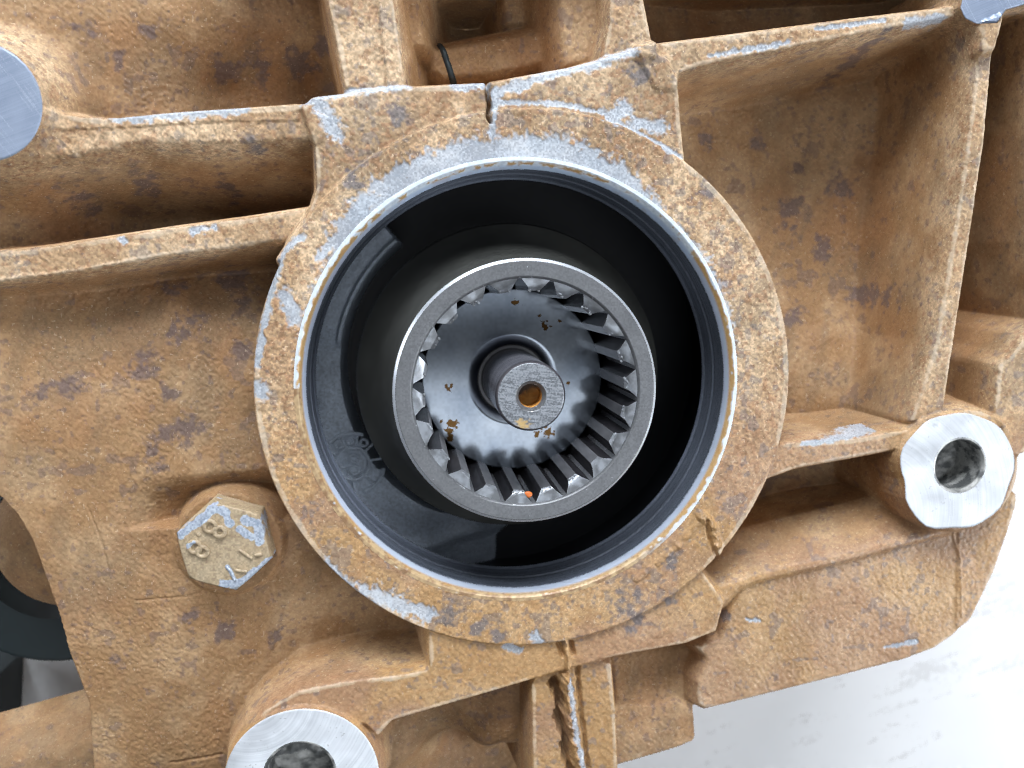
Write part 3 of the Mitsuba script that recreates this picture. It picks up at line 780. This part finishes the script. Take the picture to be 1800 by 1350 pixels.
for t in range(NT):
    a = g0 + (t + 0.5) * 2 * math.pi / NT
    pw = 2 * math.pi * RI / NT * 0.5 - 0.6
    tw = 8.5
    zt = ZR - 10 + rng.uniform(-2, 2); zb = -190
    c, s_ = math.cos(a), math.sin(a)
    j1, j2 = rng.uniform(-2, 2), rng.uniform(-2, 2)
    prof2 = [(RI + 2, -pw, ZR - 6), (RT + 7, -tw - 5 + j2, zt), (RT, -tw, zt - 8), (RT, tw, zt - 8), (RT + 7, tw + 5 + j1, zt), (RI + 2, pw, ZR - 6)]
    top = [(HX + r * c - w * s_, HY - (r * s_ + w * c), z_) for r, w, z_ in prof2]
    bot = [(x, y, zb) for x, y, _ in top]
    vv = np.array(top + bot); n6 = 6
    ff = [[0, 1, 4], [0, 4, 5], [1, 2, 3], [1, 3, 4]]
    for e in range(n6 - 1):
        ff += [[e, e + n6, e + 1 + n6], [e, e + 1 + n6, e + 1]]
    tm = trimesh.Trimesh(vv, np.array(ff), process=False)
    key = 'splined_hub__tooth' if t == 0 else f'splined_hub__tooth_{t:03d}'
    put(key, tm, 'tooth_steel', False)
    # bright burred end of the tooth
    for b in range(5):
        w = rng.uniform(-tw - 2, tw + 2); r = RT + rng.uniform(0, 7)
        s0 = trimesh.creation.icosphere(subdivisions=1, radius=rng.uniform(1.2, 3.2))
        s0.vertices *= [1, 1, 0.6]; s0.vertices += [HX + r * c - w * s_, HY - (r * s_ + w * c), zt - 5 + (r - RT) * 0.6]
        grease.append(s0)
    vv2 = vv[:6].copy(); vv2[:, 2] += 1.2
    grease.append(trimesh.Trimesh(vv2, np.array([[0, 1, 4], [0, 4, 5], [1, 2, 3], [1, 3, 4]]), process=False))
put('splined_hub__burred_ends', join(grease), 'shiny_grease', 40)
labels['splined_hub__burred_ends'] = {'label': 'bright burred ends of the spline teeth', 'kind': 'stuff'}
ox, oy = Q(928, 869, ZR - 14)
ob = trimesh.creation.icosphere(subdivisions=2, radius=6); ob.vertices *= [1.3, 1, 0.6]; ob.vertices += [ox, oy, ZR - 13]
put('splined_hub__rust_spot', ob, 'orange_rust', True)

# ------------------------------------------------------------------ shaft
ZW, ZS = -128.0, 104.0
WX, WY, WR = Qc(898, 661, 159, ZW)
SX, SY, SR = Qc(932, 692, 62, ZS)
for px_, py_, r_ in ((908, 533, 7), (960, 573, 7), (984, 566, 4), (797, 745, 9), (788, 756, 6), (793, 770, 6), (776, 741, 3), (965, 758, 10), (944, 762, 5), (790, 682, 6), (1000, 674, 4), (948, 556, 3)):
    STAINS.append((*[float(u) for u in Q(px_, py_, ZW)], float(r_) * 1.25))
SPOT[:] = [float(u) for u in Q(918, 748, ZS)] + [HX, HY, RT]
prof = [(WR * 0.9, ZW - 20), (WR - 1, ZW - 14), (WR, ZW - 3), (WR - 3, ZW), (SR + 30, ZW), (SR + 18, ZW - 1), (SR + 10, ZW - 6)]
put('drive_shaft__collar', lathe(prof, HX, HY, 240), 'polished_steel', 40)
put('drive_shaft__groove', lathe([(SR + 10, ZW - 6), (SR + 7, ZW - 13), (SR + 2, ZW - 13), (SR, ZW - 4)], HX, HY, 120), 'tooth_steel', 40)
put('drive_shaft__stub', lathe([(SR, ZW - 4), (SR, ZS - 7), (SR - 1.5, ZS - 3.5), (SR - 3.5, ZS - 0.6)], HX, HY, 160), 'shaft_steel', 30)
hr = SR * 27 / 61
put('drive_shaft__end_face', lathe([(SR - 3.5, ZS - 0.6), (SR - 4.5, ZS), (hr, ZS)], HX, HY, 160), 'turned_end', 20)
put('drive_shaft__countersink', lathe([(hr, ZS), (hr - 1.2, ZS - 0.8), (hr * 0.76, ZS - 9)], HX, HY, 80), 'ground_steel', 20)
put('drive_shaft__centre_hole', lathe([(hr * 0.76, ZS - 9), (hr * 0.74, ZS - 42), (0.5, ZS - 56)], HX, HY, 60), 'rusty_hole', 30)
tag('drive_shaft', 'short steel shaft with a polished round collar and a rusty centre hole, inside the hub', 'shaft')

# ------------------------------------------------------------------ bolt
ZB = -36.0
hp = Qp([(310, 944), (377, 881), (458, 901), (477, 983), (409, 1041), (327, 1016)], ZB)
bx, by = hp.mean(0); hrad = np.hypot(*(hp - [bx, by]).T).mean(); a0 = math.atan2(hp[3][1] - by, hp[3][0] - bx)
hexp = lambda r, z: [(bx + r * math.cos(a0 + i * math.pi / 3), by + r * math.sin(a0 + i * math.pi / 3), z) for i in range(6)]
NS = 96


def hexring(rf, zf):
    out = []
    for i in range(NS):
        t = i / NS * 2 * math.pi; u = (t % (math.pi / 3)) - math.pi / 6
        rh = hrad * math.cos(math.pi / 6) / math.cos(u)
        r = rf(rh); out.append((bx + r * math.cos(a0 + t), by + r * math.sin(a0 + t), zf(r, rh)))
    return out


r_in = hrad * 0.855
rings = [hexring(lambda rh: rh, lambda r, rh: -110), hexring(lambda rh: rh, lambda r, rh: ZB - 2.5 - 0.42 * max(0, rh - r_in)), hexring(lambda rh: min(rh - 1.5, hrad * 0.93), lambda r, rh: ZB - 0.9 - 0.2 * max(0, r - r_in)),
         hexring(lambda rh: min(rh - 3.5, hrad * 0.9), lambda r, rh: ZB)] + [hexring(lambda rh, q=q: min(rh - 3.5, hrad * 0.9) * q, lambda r, rh: ZB) for q in (0.8, 0.6, 0.4, 0.2, 0.01)]
v = np.array([p for r in rings for p in r]); i, j = np.meshgrid(np.arange(len(rings) - 1), np.arange(NS), indexing='ij'); kk = (j + 1) % NS
q = np.stack([i * NS + j, i * NS + kk, (i + 1) * NS + kk, (i + 1) * NS + j], -1).reshape(-1, 4)
top = v[:, 2] > ZB - 1
v[top, 2] += 1.2 * (meshkit.fbm(v[top] / 8, 3, 2) - 0.5)
put('hex_bolt__head', (v, np.vstack([q[:, [0, 1, 2]], q[:, [0, 2, 3]]])), 'rusty_bolt', 25)
tag('hex_bolt', 'rusty hex head bolt with worn blue steel corners in the plate beside the bore', 'bolt')
cr = lambda x, y: Q(280 + x / 6.1375, 840 + y / 6.1375, ZB)
for (l1, l2) in (((550, 520), (655, 580)), ((385, 742), (468, 792))):
    put(numbered('hex_bolt__raised_digit'), join([torus(*cr(*l1), ZB + 1.6, 10, 4.4, 0, 360, 24), torus(*cr(*l2), ZB + 1.6, 9, 4.4, 0, 360, 24)]), 'rusty_bolt', True)
d0 = trimesh.creation.icosphere(subdivisions=2, radius=5); d0.vertices *= [1, 1, 0.7]; d0.vertices += [*cr(425, 605), ZB]
put('hex_bolt__raised_dot', d0, 'rusty_bolt', True)
for l in ([(870, 775), (1000, 865)], [(825, 995), (945, 1005)], [(725, 955), (775, 1000), (815, 1100)], [(1035, 835), (1105, 818)]):
    w = [(*cr(*p), ZB + 1.2) for p in l]
    put(numbered('hex_bolt__maker_mark'), tube(w, 3.6 if len(l) == 2 else 3.0), 'rusty_bolt', True)
for l, w in (([(230, 610), (420, 480), (590, 320)], 9), ([(590, 320), (720, 380), (760, 490)], 8), ([(930, 450), (1060, 480), (1080, 700)], 10), ([(860, 560), (1000, 640)], 8), ([(680, 1150), (800, 1130), (940, 1090)], 8), ([(800, 1190), (1180, 900)], 7), ([(740, 960), (820, 1100)], 4), ([(320, 730), (380, 690)], 4)):
    qq = np.array([cr(*p) for p in l])
    for a, b in zip(qq[:-1], qq[1:]): BOLTWEAR.append((*map(float, a), *map(float, b), w))

# ------------------------------------------------------------------ pipe behind the left edge
gx, gy, gr = Qc(95, 960, 135, -240)
tx, ty, tr = Qc(85, 965, 212, -330)
put('rear_pipe__stub', lathe([(gr, -420)] + [(gr * math.cos(t) ** 0.6, -330 + 95 * math.sin(t)) for t in np.radians(np.arange(0, 90, 5))] + [(0.5, -235)], gx, gy, 120), 'rusty_casting', True, True)
put('rear_pipe__collar', lathe([(gr, -425), (tr - 10, -425), (tr - 4, -400), (tr, -345), (tr - 6, -333), (tr - 14, -330), (gr + 2, -338), (gr, -420)], tx, ty, 96), 'dark_teal', 30)
tag('rear_pipe', 'rounded brown pipe end in a dark teal collar beside the left edge of the housing', 'pipe')
lx, ly = Qp([(-60, 1130), (36, 1150), (31, 1280), (-60, 1290)], -596).T
lp = trimesh.creation.extrude_polygon(Polygon(np.c_[lx, ly]).buffer(6), 175, engine='earcut'); lp.vertices[:, 2] -= 598
put('rear_pipe__leg', lp, 'dark_teal', 20)

# ------------------------------------------------------------------ bench
bm = trimesh.creation.box([7000, 5200, 160]); bm.vertices += [900, 675, -ZT - 80.5]
put('workbench', bm, 'white_board', False)
tag('workbench', 'white scuffed bench top under the gearbox housing', kind='structure')
